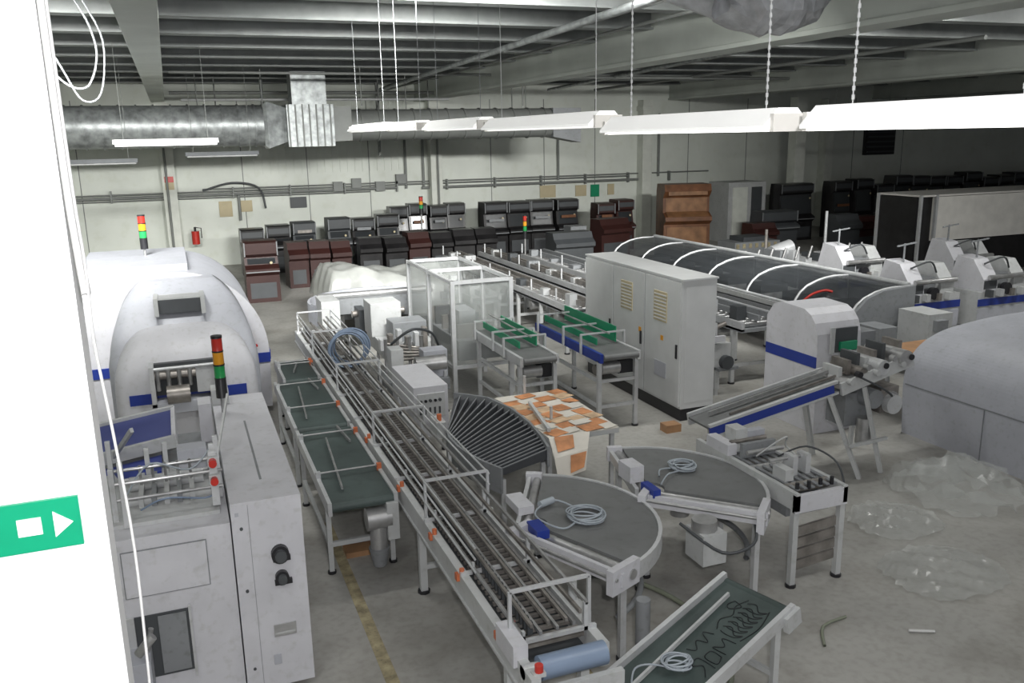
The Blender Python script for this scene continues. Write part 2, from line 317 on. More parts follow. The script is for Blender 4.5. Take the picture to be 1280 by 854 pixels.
b.beam((.1,7.6,1.6),(.3,8.6,1.95),.02,.03,'lgrey'); b.beam((-.85,8.7,1.4),(-.55,8.0,1.9),.03,.04,'lgrey')
b.box(.02,.15,9.3,9.6,1.2,1.7,'white'); b.box(.17,.35,9.6,9.85,1.6,1.75,'lgrey')
stack_light(b,.27,9.3,1.58,.78,.055)
b.done(.012)
# ------------------------------------------------------------------ B rounded machine
b=B('rounded_binding_machine')
prof=[(1.2,0.1),(1.22,.95)]+[(-.1+1.32*math.cos(math.radians(a)),1.05+1.38*math.sin(math.radians(a))) for a in range(0,91,6)]+[(-1.5,2.4),(-1.9,2.28),(-2.3,2.0),(-2.6,1.6),(-2.7,1.1),(-2.7,.1)]
b.prism(prof,'y',14.3,14.36,'white'); b.prism([(p[0]*.985-.01,p[1]*.99) for p in prof],'y',14.36,17.6,'lilac',True); b.box(-2.6,1.1,14.4,17.5,0,.12,'dgrey')
b.box(-1.5,.1,14.8,17.2,2.35,2.5,'lilac')
def ring(hw,yf,z,yb=14.3,c=-.07):
    R_=.16; o=[(c-hw,yb,z)]
    for k in range(6): a=math.pi-(math.pi/2)*k/5; o.append((c-hw+R_+R_*math.cos(a),yf+R_-R_*math.sin(a),z))
    for k in range(6): a=math.pi/2-(math.pi/2)*k/5; o.append((c+hw-R_+R_*math.cos(a),yf+R_-R_*math.sin(a),z))
    return o+[(c+hw,yb,z)]
def smooth_hood(P,mt):
    rs=[]
    for i in range(len(P)-1):
        for k in range(4):
            t=k/4; a=P[max(i-1,0)];b_=P[i];c=P[i+1];d=P[min(i+2,len(P)-1)]
            f=lambda j:.5*((2*b_[j])+(c[j]-a[j])*t+(2*a[j]-5*b_[j]+4*c[j]-d[j])*t*t+(3*b_[j]-a[j]-3*c[j]+d[j])*t**3)
            rs.append(ring(f(0),f(1),f(2)))
    rs.append(ring(*P[-1])); b.loft(rs,mt,True)
smooth_hood([(1.03,13.0,0.1),(1.03,13.0,1.15),(1.0,13.1,1.45),(.93,13.25,1.75),(.80,13.5,2.05),(.65,13.75,2.25),(.52,14.0,2.36)],'lilac')
smooth_hood([(.96,12.7,0.1),(.96,12.7,1.05),(.90,12.76,1.36),(.78,12.9,1.60),(.60,13.1,1.76),(.40,13.3,1.82)],'white')
b.box(-.42,.28,13.30,13.75,1.98,2.18,'dgrey')
for k in range(5): b.box(-.36,.22,13.31+k*.08,13.34+k*.08,2.17,2.20,'lgrey')
b.box(-.42,-.36,13.2,13.75,1.96,2.22,'lgrey'); b.box(.22,.28,13.2,13.75,1.96,2.22,'lgrey')
b.box(-.85,.72,12.68,12.70,.82,.97,'blue'); b.box(.96,1.225,14.28,14.3,.86,1.02,'blue'); b.box(-2.72,-1.1,14.28,14.3,.86,1.02,'blue'); b.box(1.22,1.235,14.3,17.5,.9,1.06,'blue')
b.box(-.5,.35,12.62,12.72,.95,1.4,'dgrey'); b.box(-.55,.4,12.35,12.70,.75,.9,'lilac')
for k in range(6): b.rod((-.45+k*.14,12.5,1.05+.04*(k%2)),(-.45+k*.14,12.5,1.36),.03,'steel',10)
b.rod((-.5,12.55,1.25),(.35,12.55,1.25),.06,'rail',12); b.rod((-.35,12.4,1.0),(-.05,12.4,1.0),.13,'rail',14); b.box(.05,.3,12.4,12.6,1.0,1.35,'alu')
b.box(-.55,-.49,12.35,12.70,.85,1.42,'alu'); b.box(.35,.41,12.35,12.70,.85,1.42,'alu'); b.rod((-.52,12.4,1.38),(.38,12.4,1.38),.025,'alu')
b.box(.40,.60,14.27,14.3,2.02,2.22,'lilac'); b.box(.44,.55,14.26,14.28,2.05,2.2,'blue')
b.rod((.95,14.3,1.3),(.95,14.27,1.3),.035,'amber',10); b.rod((1.02,14.3,1.15),(1.02,14.27,1.15),.025,'red',10)
stack_light(b,-.55,16.2,2.45,.75,.06)
b.done()
# ------------------------------------------------------------------ C long gripper conveyor
b=B('long_rail_conveyor')
X0,X1,Y0,Y1=1.88,2.56,4.66,16.3
b.box(X0,X0+.07,Y0,Y1,.70,.9,'lgrey'); b.box(X1-.07,X1,Y0+.2,Y1,.72,.9,'lgrey'); b.box(X0+.07,X1-.07,Y0+.3,Y1,.70,.74,'dgrey')
for k,(x,z) in enumerate([(1.99,.95),(2.05,1.03),(2.12,.96),(2.18,1.03),(2.25,.97),(2.32,1.02),(2.38,.98),(2.43,1.06),(2.48,1.12)]):
    b.beam((x,Y0+.4,z),(x,Y1,z),.022,.03,'rail' if k%2 else 'steel')
n=int((Y1-Y0)/.09)
for i in range(n-4):
    y=Y0+.4+i*.09; b.box(1.99,2.46,y,y+.03,.86,.885,'rail')
for i in range(150):
    y=Y0+.5+i*.075
    if y<Y1: b.box(2.06,2.10,y,y+.03,.9,1.0,'dgrey')
for y in [Y0+.4+i*1.1 for i in range(11)]: b.box(X0,X1,y,y+.03,.90,.93,'alu'); b.box(1.98,2.0,y,y+.03,.9,1.0,'alu'); b.box(2.46,2.49,y,y+.03,.9,1.12,'alu')
for y in (5.15,7.35,9.6,12.0,14.3,16.1):
    b.beam((X0+.04,y,.9),(X0+.04,y,1.28),.025,.025,'alu'); b.beam((X1-.02,y,.9),(X1-.02,y,1.28),.025,.025,'alu'); b.beam((X0+.04,y,1.28),(X1-.02,y,1.28),.025,.025,'alu')
for z in (1.06,1.17,1.27):
    b.rod((X0+.04,5.9,z),(X0+.04,16.1,z),.010,'alu',6)
for z in (1.16,1.27): b.rod((X1-.02,7.3,z),(X1-.02,16.1,z),.010,'alu',6)
for y in [Y0+.6,6.2,7.0,8.2,9.8]: b.box(X0-.025,X0,y,y+.06,.84,.9,'orange'); b.rod((X0+.02,y,.9),(X0+.02,y,.95),.022,'orange',8)
b.rod((X0+.12,Y0+.16,.86),(X1-.06,Y0+.16,.86),.085,'bluegrey',18); b.rod((X0+.0,Y0+.16,.86),(X0+.13,Y0+.16,.86),.05,'alu',12)
b.box(X0-.02,X1,Y0-.03,Y0+.02,.72,.82,'lgrey')
for x,y in [(X0+.08,Y0+.06),(X0+.1,Y0+.62)]: b.rod((x,y,.9),(x,y,.96),.03,'red',12); b.box(x-.05,x+.04,y-.03,y+.03,.88,.91,'lgrey')
b.box(X0-.03,X0+.08,Y0+.25,Y0+.6,.84,1.0,'white')
b.box(X0-.015,X0+.0,Y0,Y1,.70,.72,'alu')
legs(b,[(x,y) for x in (X0+.05,X1-.04) for y in (5.2,7.6,10,12.4,15)],.72,'lgrey',.07)
for y in (5.2,7.6,10,12.4,15): b.box(X0+.05,X1-.04,y-.02,y+.02,.25,.3,'lgrey')
b.rod((X1,5.6,.75),(X1+.10,5.6,.75),.09,'steel',14); b.box(X1,X1+.1,5.35,5.55,.62,.85,'lgrey'); b.rod((X1+.06,5.6,.65),(X1+.06,5.6,1.0),.035,'lgrey')
b.done()
b=B('coiled_hose'); 
for k in range(7): b.tube([(2.28+(.27+.02*(k%3))*math.cos(t)+.02*k,13.1+.05*k,1.2+(.27+.02*(k%2))*math.sin(t)) for t in [6.2832*i/24 for i in range(24)]],.016,'bluegrey',6,True)
b.done()
# ------------------------------------------------------------------ D green belt tables
for i,(y0,y1,zz) in enumerate([(8.1,10.5,.86),(10.6,12.9,.86),(13.0,14.25,.86)]):
    b=B('green_belt_conveyor'); x0,x1=1.12,1.83
    if i==2: x0=1.27
    b.box(x0+.04,x1-.04,y0+.05,y1-.05,zz-.06,zz,'gbelt'); b.rod((x0+.04,y0+.05,zz-.05),(x1-.04,y0+.05,zz-.05),.05,'gbelt',14); b.rod((x0+.04,y1-.05,zz-.05),(x1-.04,y1-.05,zz-.05),.05,'gbelt',14)
    b.box(x0,x0+.04,y0,y1,zz-.12,zz+.02,'alu'); b.box(x1-.04,x1,y0,y1,zz-.12,zz+.02,'alu')
    for yy in (y0+.75,y1-.35): b.rod((x0,yy,zz+.06),(x1,yy,zz+.06),.012,'steel',8); b.box(x0,x0+.05,yy-.025,yy+.025,zz,zz+.08,'alu'); b.box(x1-.05,x1,yy-.02,yy+.02,zz,zz+.08,'orange')
    b.beam((x0+.2,y0+.3,zz+.04),(x0+.3,y1-.5,zz+.04),.02,.03,'steel'); b.beam((x0+.55,y1-.7,zz+.04),(x0+.5,y1-.1,zz+.04),.02,.03,'steel')
    legs(b,[(x0+.03,y0+.25),(x1-.03,y0+.25),(x0+.03,y1-.3),(x1-.03,y1-.3)],zz-.1,'lgrey',.05)
    b.box(x0+.03,x1-.03,y0+.23,y0+.27,.3,.35,'lgrey'); b.box(x0+.01,x0+.05,y0+.25,y1-.3,.3,.35,'lgrey')
    if i==0:
        b.rod((1.62,8.15,.62),(1.62,8.15,.3),.09,'steel',14); b.rod((1.62,8.15,.3),(1.62,8.15,.1),.11,'grey',14,.07); b.rod((1.5,8.15,.62),(1.75,8.15,.62),.12,'steel',14); b.box(1.7,1.82,8.05,8.3,.4,.8,'lgrey')
    b.done()
b=B('wooden_block'); b.box(1.35,1.78,8.6,8.85,0,.06,'wood').done()
# ------------------------------------------------------------------ E glass enclosure
b=B('glass_guard_enclosure'); x0,x1,y0,y1,z0,z1=4.2,5.25,13.7,16.6,.05,2.05
for x in (x0,x1):
    for y in (y0,(y0+y1)/2,y1): b.box(x-.035,x+.035,y-.035,y+.035,0,z1,'alu')
    for z in (.55,z1-.03): b.box(x-.03,x+.03,y0,y1,z-.03,z+.03,'alu')
    b.box(x-.005,x+.005,y0,y1,.55,z1,'glass')
for y in (y0,y1,(y0+y1)/2):
    b.box(x0,x1,y-.03,y+.03,z1-.06,z1,'alu')
for y in (y0,y1): b.box(x0,x1,y-.03,y+.03,.52,.58,'alu'); b.box(x0,x1,y-.005,y+.005,.55,z1,'glass')
b.box(x0+.15,x1-.15,y0+.2,y1-.2,.6,.95,'grey'); b.box(x0+.3,x0+.6,y0+.6,y0+1.2,.95,1.4,'grey'); b.rod((x0+.7,y0+.4,1.0),(x0+.7,y1-.4,1.0),.08,'steel')
for k in range(5): b.box(x0+.2,x1-.3,y0+.4+.45*k,y0+.5+.45*k,.95,1.2+.1*(k%2),'dgrey' if k%2 else 'rail')
b.done()
# ------------------------------------------------------------------ transfer machines between
b=B('control_box'); b.box(2.85,3.35,11.3,12.6,.25,1.0,'white'); b.box(2.9,3.3,11.28,11.3,.55,.9,'lgrey')
for k in range(5): b.rod((2.94+.07*k,11.28,.8),(2.94+.07*k,11.25,.8),.018,'black' if k%2 else 'dgrey',8); b.box(2.92+.07*k,2.95+.07*k,11.27,11.28,.6,.7,'dgrey')
legs(b,[(2.9,11.4),(3.3,11.4),(2.9,12.5),(3.3,12.5)],.3,'lgrey')
b.done(.01)
b=B('book_turning_unit'); b.box(3.1,4.0,14.2,15.6,.7,.95,'lgrey'); b.box(3.05,3.6,14.9,15.5,.95,1.55,'lgrey'); b.box(3.3,3.9,14.3,14.8,.95,1.3,'grey')
for k in range(5): b.rod((3.0+.2*k,13.6,.6),(3.0+.2*k,13.6,1.2),.03,'steel'); b.rod((3.0,13.3+.1*k,.9+.05*k),(3.9,13.3+.1*k,.9),.025,'rail')
b.box(2.9,3.9,13.0,13.9,.4,.6,'grey'); legs(b,[(2.95,13.1),(3.85,13.1),(3.25,15.4),(3.95,15.4)],.7)
b.rod((3.3,12.9,.9),(3.8,12.9,.9),.12,'steel',14); b.box(2.9,3.1,12.8,13.1,.7,1.2,'lgrey'); b.box(3.5,3.9,13.1,13.4,.6,1.05,'lilac'); b.cur([(3.0,13.2,1.2),(3.3,13.0,1.45),(3.7,13.3,1.3),(3.9,13.6,1.0)],.025,'dgrey')
for k in range(6): b.box(3.0+.15*k,3.08+.15*k,14.0,14.15,.9,1.1+.07*(k%3),'rail' if k%2 else 'alu')
b.box(3.0,3.15,15.7,16.2,.8,1.3,'dgrey'); b.rod((2.9,15.9,1.2),(3.9,15.9,1.2),.06,'rail')
b.done(.01)
b=B('curved_infeed_conveyor')
cx,cy=3.75,17.7
o=arc(cx,cy,1.35,200,20,20); i_=arc(cx,cy,.5,200,20,20)
for k in range(20):
    b.prism([i_[k],i_[k+1],o[k+1],o[k]],'z',.88,.93,'belt')
    e=lambda p:(cx+(p[0]-cx)*1.04,cy+(p[1]-cy)*1.04)
    b.prism([o[k],o[k+1],e(o[k+1]),e(o[k])],'z',.75,1.15,'lilac')
legs(b,[(2.55,17.6),(3.2,18.7),(4.4,18.7),(4.95,17.9)],.88,'lgrey',.07)
b.box(2.7,4.8,17.2,17.6,.95,1.25,'grey'); b.rod((2.5,17.4,1.3),(4.9,17.4,1.3),.07,'steel'); b.box(2.45,2.8,16.6,17.3,.7,1.35,'lgrey')
b.done()
# film-wrapped machine: frame plus draped sheet as one object
b=B('plastic_wrapped_machine'); nx,ny=60,26; vs=[]
for j in range(ny+1):
    for i in range(nx+1):
        u=i/nx; v=j/ny; e=min(u*3.4,(1-u)*3.4,v*2.6,(1-v)*2.6); s_=min(1,e/.22)
        x=3.0+3.4*u+.03*math.sin(v*23); y=19.45+2.6*v+.03*math.sin(u*31)
        top=1.38+.10*math.sin(u*6.5+.6)+.07*math.sin(v*5+u*3)-.18*u+.035*math.sin(u*26+v*9)+.025*math.sin(u*13-v*21)
        vs.append((x,y,.62+(top-.62)*(s_**.5)+.03*math.sin((u+v)*70)*(1-s_)))
b.add(vs,[(j*(nx+1)+i,j*(nx+1)+i+1,(j+1)*(nx+1)+i+1,(j+1)*(nx+1)+i) for j in range(ny) for i in range(nx)],'film',True)
b.box(3.3,6.1,19.75,21.8,.3,.95,'grey'); b.box(4.0,5.0,20,21,.95,1.15,'lgrey'); legs(b,[(3.4,19.85),(6.0,19.85),(3.4,21.7),(6.0,21.7)],.3); b.done()
# ------------------------------------------------------------------ F fan curved slat conveyor
b=B('curved_slat_conveyor')
inn=[(2.86,9.75),(2.80,9.45),(2.80,9.1),(2.84,8.8),(2.92,8.5),(3.02,8.25)]
out=[(3.35,11.0),(3.70,10.6),(3.82,10.0),(3.82,9.4),(3.76,8.9),(3.68,8.5)]
def lerp(P,t):
    t=t*(len(P)-1); i=min(int(t),len(P)-2); u=t-i; return (P[i][0]*(1-u)+P[i+1][0]*u,P[i][1]*(1-u)+P[i+1][1]*u)
NS=20
for k in range(NS):
    a=lerp(inn,k/NS); a2=lerp(inn,(k+.72)/NS); c=lerp(out,k/NS); c2=lerp(out,(k+.72)/NS)
    b.add([(a[0],a[1],.84),(a2[0],a2[1],.88),(c2[0],c2[1],.92),(c[0],c[1],.87),(a[0],a[1],.8),(a2[0],a2[1],.8),(c2[0],c2[1],.8),(c[0],c[1],.8)],[(0,1,2,3),(4,7,6,5),(0,4,5,1),(1,5,6,2),(2,6,7,3),(3,7,4,0)],'slat')
    b.beam((a2[0],a2[1],.885),(c2[0],c2[1],.925),.012,.012,'grey')
for P,z0,z1 in ((out,.72,.96),(inn,.6,.9)):
    for k in range(5): b.beam((P[k][0],P[k][1],(z0+z1)/2),(P[k+1][0],P[k+1][1],(z0+z1)/2),.03,z1-z0,'grey')
legs(b,[(2.86,9.7),(3.05,8.3),(3.65,8.6),(3.78,10.2)],.75)
b.box(2.72,2.84,9.7,10.0,.8,1.0,'lgrey'); b.rod((2.78,9.8,1.0),(2.78,9.8,1.08),.03,'orange')
b.done()
b=B('cardboard_covered_table')
x0,x1,y0,y1=3.90,4.85,9.0,10.8
b.box(x0,x1,y0,y1,.80,.86,'lgrey'); b.box(x0,x1,y0,y1,.86,.87,'cardw')
random.seed(33)
cells=[(i,j) for i in range(4) for j in range(8)]
for n_,(i,j) in enumerate(cells):
    w=random.uniform(.18,.27); h=random.uniform(.16,.25); px=x0+.12+i*.237+random.uniform(-.04,.04); py=y0+.12+j*.222+random.uniform(-.03,.03)
    Tm=Matrix.Translation((px,py,.871+.0012*random.randint(0,9)))@Matrix.Rotation(.28+random.uniform(-.12,.12),4,'Z')
    c='card' if ((i+j)%2==0 and random.random()<.85) else random.choice(['cardw','cardw','cardt'])
    b.box(-w/2,w/2,-h/2,h/2,0,.002,c,Tm)
b.add([(3.9,9.0,.88),(4.45,9.0,.88),(4.25,8.65,.80),(3.8,8.6,.76)],[(0,1,2,3)],'cardw'); b.add([(3.8,8.6,.76),(4.25,8.65,.80),(4.15,8.5,.60),(3.78,8.45,.55)],[(0,1,2,3)],'cardw')
b.add([(3.95,8.95,.886),(4.2,8.95,.886),(4.1,8.7,.82),(3.88,8.68,.80)],[(0,1,2,3)],'card'); b.add([(4.0,8.59,.775),(4.22,8.62,.785),(4.13,8.5,.64),(3.95,8.48,.6)],[(0,1,2,3)],'card')
b.beam((3.95,9.1,.93),(4.15,10.2,.93),.04,.05,'lgrey'); b.rod((4.3,10.75,.9),(4.3,10.75,1.15),.02,'alu'); b.beam((4.2,9.6,.87),(4.2,9.6,1.05),.03,.03,'alu')
legs(b,[(3.95,9.1),(4.8,9.1),(3.95,10.7),(4.8,10.7)],.8)
b.done()
random.seed(5)
# ------------------------------------------------------------------ curved belts
def curved_belt(name,c,r,a0,a1,z):
    b=B(name); n=22; A=arc(c[0],c[1],r,a0,a1,n); I=arc(c[0],c[1],.14,a0,a1,n); R2=arc(c[0],c[1],r+.035,a0,a1,n)
    for k in range(n):
        b.prism([I[k],A[k],A[k+1],I[k+1]],'z',z-.03,z,'belt')
        b.prism([A[k],R2[k],R2[k+1],A[k+1]],'z',z-.14,z+.015,'alu')
    for a in (a0,a1):
        t=math.radians(a); d=Vector((math.cos(t),math.sin(t),0)); nn=Vector((-d.y,d.x,0))*(1 if a==a0 else -1)
        p=Vector((c[0],c[1],z-.05))+nn*.06; q=p+d*(r+.06)
        b.rod(p,q,.045,'steel',12)
        if a==a1:
            b.beam(p+nn*.14,q+nn*.14,.04,.12,'white'); b.rod(p+nn*.22+Vector((0,0,.03)),q+nn*.22+Vector((0,0,.03)),.016,'steel',8)
            b.beam(q-d*.05+nn*-.1,q-d*.05+nn*.26,.07,.22,'white'); b.beam(p-nn*.05,p+nn*.26,.08,.18,'white')
        else:
            b.beam(p+nn*.08,q+nn*.08,.04,.1,'alu'); b.beam(q-d*.05+nn*-.05,q-d*.05+nn*.12,.07,.16,'white')
        legs(b,[(p.x+nn.x*.05,p.y+nn.y*.05),(q.x-d.x*.12,q.y-d.y*.12)],z-.1,'alu',.055)
    m=math.radians((a0+a1)/2); legs(b,[(c[0]+r*math.cos(m)*.97,c[1]+r*math.sin(m)*.97)],z-.1,'alu',.05)
    L=arc(c[0],c[1],r-.15,a0,a1,n); b.tube([(p[0],p[1],.35) for p in L],.03,'grey')
    b.rod((c[0]+.35,c[1],z-.35),(c[0]+.35,c[1],z-.05),.1,'steel',12)
    return b
b=curved_belt('curved_belt_conveyor',(2.80,6.85),1.15,62,-66,.9)
b.box(2.74,2.90,7.05,7.4,.9,.98,'white'); b.box(2.72,2.84,6.55,6.8,.88,.96,'blue'); b.rod((3.2,5.5,.3),(3.2,5.5,.75),.06,'grey')
b.done()
b=curved_belt('curved_belt_conveyor',(4.18,7.08),1.12,76,-46,.93)
b.box(4.04,4.2,7.25,7.5,.93,1.10,'white'); b.box(4.08,4.16,6.85,7.1,.92,1.0,'blue'); b.box(4.2,4.45,6.15,6.45,.5,.8,'lgrey'); b.rod((4.3,6.3,.8),(4.3,6.3,.9),.12,'steel')
b.cur([(4.1,6.4,.85),(4.3,6.0,.7),(4.6,5.95,.75),(4.8,6.2,.8)],.015,'dgrey')
b.done()
b=B('cable_coil'); coil(b,(3.30,6.75,.90),.16,7,'cable',.009,1.0); b.cur([(3.30,6.95,.92),(3.15,7.15,.95),(2.9,7.0,.95),(2.85,6.8,.95),(3.0,6.6,.92),(3.2,6.7,.93)],.009,'cable'); b.rod((2.98,7.1,.95),(3.14,7.16,.95),.035,'cable').done()
b=B('cable_coil'); coil(b,(4.74,7.38,.93),.12,7,'cable',.009,1.0); b.cur([(4.66,7.3,.95),(4.45,7.2,.98),(4.25,7.0,.98)],.009,'cable'); b.cur([(4.64,7.4,.95),(4.45,7.35,.98),(4.35,7.2,.98)],.009,'cable').done()
# ------------------------------------------------------------------ graffiti conveyor
b=B('inclined_belt_conveyor')
hi=Vector((4.02,5.14,.80)); lo=Vector((2.66,4.72,.44)); d=(lo-hi).normalized()
s_=Vector((-.29,.957,0)).normalized(); up=s_.cross(d).normalized(); up=up if up.z>0 else -up; L=(lo-hi).length; W_=.30
def GP(u,v,w=0): return hi+d*u+s_*v+up*w
b.add([GP(0,-W_),GP(L,-W_),GP(L,W_),GP(0,W_),GP(0,-W_,-.06),GP(L,-W_,-.06),GP(L,W_,-.06),GP(0,W_,-.06)],[(0,1,2,3),(4,7,6,5),(0,4,5,1),(1,5,6,2),(2,6,7,3),(3,7,4,0)],'gbelt')
b.beam(GP(-.03,W_+.025,0),GP(L,W_+.025,0),.04,.10,'alu',up); b.beam(GP(-.03,-W_-.025,0),GP(L,-W_-.025,0),.04,.10,'alu',up); b.rod(GP(0,-W_,-.03),GP(0,W_,-.03),.04,'gbelt',12)
b.beam(GP(-.05,-W_-.05,-.05),GP(.12,-W_-.05,-.05),.05,.14,'lgrey',up)
b.beam(GP(.15,.15,.03),GP(L-.1,.10,.03),.02,.035,'lgrey',up)
for (pu,pv) in [(.15,-W_),(.15,W_),(1.2,-W_),(1.2,W_)]:
    p=GP(pu,pv); b.beam((p.x,p.y,0),(p.x,p.y,p.z-.05),.05,.05,'lgrey')
b.beam((GP(.15,-W_)).xy.to_3d()+Vector((0,0,.3)),(GP(.15,W_)).xy.to_3d()+Vector((0,0,.3)),.04,.04,'lgrey')
b.rod(GP(.4,-.1,-.15),GP(.4,.2,-.15),.06,'steel')
def ink(pts): b.cur([GP(u*.95+.02,v*.8,.003) for u,v in pts],.0045,'mark',4,6)
for k in range(6):
    u=.12+.065*k; ink([(u,-.02),(u-.03,-.10),(u+.03,-.18),(u+.0,-.25),(u+.05,-.20),(u+.06,-.10),(u+.05,-.04)])
ink([(.10,-.26),(.3,-.31),(.5,-.27)]); ink([(.08,.0),(.2,.05),(.3,.0),(.4,.06),(.5,.0)])
ink([(.54,-.26),(.56,-.12),(.62,-.2),(.68,-.12),(.68,-.27)]); ink([(.72,-.26),(.80,-.28),(.80,-.14),(.72,-.14),(.72,-.26)]); ink([(.84,-.3),(.84,-.1),(.93,-.12),(.88,-.2),(.96,-.3)])
ink([(.15,.1),(.18,.0),(.25,.08),(.22,.13),(.15,.1)]); ink([(.56,-.02),(.6,.08),(.66,-.04),(.7,.06),(.78,-.02),(.82,.06)])
coil(b,GP(.98,-.02,.02),.10,5,'cable',.008); b.cur([GP(1.0,-.1,.03),GP(1.1,.1,.05),GP(1.2,.2,.03),GP(1.35,.1,.03)],.008,'cable')
b.done()
b=B('floor_hose_ring'); b.tube([(3.3+.85*math.cos(math.radians(a)),6.1+1.2*math.sin(math.radians(a)),.03) for a in range(-100,80,6)],.025,'ring').done()
# ------------------------------------------------------------------ roller unit
b=B('roller_infeed_unit'); x0,x1,y0,y1=5.28,5.90,6.22,7.95
b.box(x0,x0+.05,y0,y1,.82,1.0,'lgrey'); b.box(x1-.05,x1,y0,y1,.82,1.0,'lgrey'); b.box(x0,x1,y0,y0+.05,.8,.98,'white')
for k in range(9): b.rod((x0+.05,y0+.25+k*.18,.95),(x1-.05,y0+.25+k*.18,.95),.035 if k%3 else .055,'steel' if k%2 else 'rail',12)
for k in range(6): b.box(x0+.08+.09*k,x0+.12+.09*k,y0+.1,y1-.2,.985,1.0,'grey')
b.box(x0+.1,x0+.2,y0+.3,y0+.5,1.0,1.12,'lgrey'); b.box(x0+.27,x0+.33,y0+.4,y0+.55,1.0,1.2,'alu'); b.box(x0,x0+.12,y1-.6,y1-.2,1.0,1.12,'white'); b.box(x0+.43,x0+.49,y0+.4,y0+.55,1.0,1.2,'alu'); b.box(x0+.25,x0+.55,y1-.5,y1-.4,1.0,1.2,'lilac')
for k in range(4): b.rod((x0+.10+.14*k,y0+.12,.98),(x0+.10+.14*k,y0+.12,1.06),.02,'black',8)
b.rod((x0+.05,y0+.5,1.16),(x1-.08,y0+.5,1.16),.02,'steel'); b.rod((x0+.08,y0+.9,1.1),(x1-.08,y0+.9,1.1),.025,'steel'); b.rod((x0+.08,y0+1.2,1.12),(x1-.08,y0+1.2,1.12),.025,'rail')
b.box(x0+.1,x1-.1,y0+1.0,y0+1.05,1.0,1.16,'grey'); b.box(x0+.15,x0+.3,y0+1.2,y0+1.4,1.0,1.25,'lgrey')
b.cur([(x0+.4,y0+.8,1.05),(x0+.5,y0+.5,1.25),(x0+.6,y0+.2,1.2),(x1+.03,y0+.1,1.0),(x1+.02,y0+.05,.7)],.01,'dgrey')
b.cur([(x0+.2,y0+.9,1.05),(x0+.4,y0+.7,1.3),(x0+.5,y0+.8,1.15),(x1,y0+.6,1.0)],.01,'lgrey')
for z in (.2,.32,.44,.56): b.beam((x0+.02,y0+.08,z),(x1,y0+.08,z+.05),.03,.095,'rail')
legs(b,[(x0+.03,y0+.05),(x1-.03,y0+.05),(x0+.03,y1-.1),(x1-.03,y1-.1)],.82,'lgrey',.06)
b.box(x0+.05,x1-.05,y0+.2,y1-.1,.68,.82,'grey')
b.done()
# ------------------------------------------------------------------ green guide conveyors
def green_guide(x0,x1,y0,y1,z,side,gh):
    b=B('packing_conveyor'); b.box(x0+.05,x1-.05,y0,y1,z-.05,z,'belt'); b.box(x0,x0+.05,y0,y1,z-.12,z+.02,side); b.box(x1-.05,x1,y0,y1,z-.12,z+.02,'alu')
    b.rod((x0+.05,y0,z-.04),(x1-.05,y0,z-.04),.05,'belt',12)
    b.box(x0+.18,x0+.20,y0+.5,y1,z+.04,z+.14,'green'); b.box(x1-.12,x1-.10,y0+.6,y1,z+.03,z+gh,'green')
    for y in (y0+.6,(y0+y1)/2,y1-.2):
        b.beam((x0-.05,y,z+.2),(x1+.05,y,z+.2),.025,.025,'alu'); b.box(x0-.05,x0-.02,y-.02,y+.02,z-.1,z+.2,'alu'); b.box(x1+.02,x1+.05,y-.02,y+.02,z-.1,z+.2,'alu')
    b.beam((x0+.3,y0+.3,z+.25),(x0+.3,y1,z+.25),.02,.02,'steel')
    legs(b,[(x0+.03,y0+.1),(x1-.03,y0+.1),(x0+.03,y1-.2),(x1-.03,y1-.2)],z-.1,'alu',.06)
    for zz in (.35,.75): b.box(x0+.03,x1-.03,y0+.08,y0+.12,zz,zz+.05,'alu'); b.box(x0+.01,x0+.05,y0+.1,y1-.2,zz,zz+.05,'alu')
    b.rod((x0+.1,y0+.2,.95),(x0+.4,y0+.2,.95),.1,'steel',12); b.box(x1-.3,x1-.05,y0+.15,y0+.4,.85,1.05,'black'); b.rod((x0+.15,y0+.5,.85),(x1-.1,y0+.5,.85),.08,'rail')
    b.done()
green_guide(4.5,5.12,11.4,13.55,1.2,'alu',.22); green_guide(5.66,6.34,11.1,13.6,1.2,'blue',.28)
def long_conv(name,x0,x1,y0,y1,z,cover='alu',busy=True):
    b=B(name); b.box(x0,x1,y0,y1,z-.16,z-.1,'grey'); b.box(x0,x0+.06,y0,y1,z-.14,z+.02,'alu'); b.box(x1-.06,x1,y0,y1,z-.14,z+.02,'alu')
    y=y0+.1
    while y<y1-.1: b.rod((x0+.06,y,z-.03),(x1-.06,y,z-.03),.035,'steel',8); y+=.16
    for xx in (x0+(x1-x0)*.3,x0+(x1-x0)*.6): b.box(xx,xx+.06,y0,y1,z+.02,z+.12,cover)
    y=y0+.3
    while y<y1:
        legs(b,[(x0+.04,y),(x1-.04,y)],z-.12,'lgrey',.07); b.box(x0+.04,x1-.04,y-.02,y+.02,.3,.36,'lgrey')
        if busy:
            h=random.uniform(.08,.25); b.box(x0+.1,x0+.1+random.uniform(.15,.3),y,y+random.uniform(.15,.3),z,z+h,random.choice(['lgrey','alu','grey','dgrey'])); b.rod((x0,y+.5,z-.3),(x0+.3,y+.5,z-.3),.1,'steel',12); b.beam((x0+.02,y+.5,z+.05),(x0+.02,y+.5,z+.3),.03,.03,'alu')
        y+=1.35
    b.done()
long_conv('roller_conveyor',5.6,6.3,17.0,18.9,1.1,'grey'); long_conv('roller_conveyor',7.2,8.0,15.4,24.3,1.0,'rail'); long_conv('roller_conveyor',8.3,8.75,16.2,24.3,1.05,'rail')
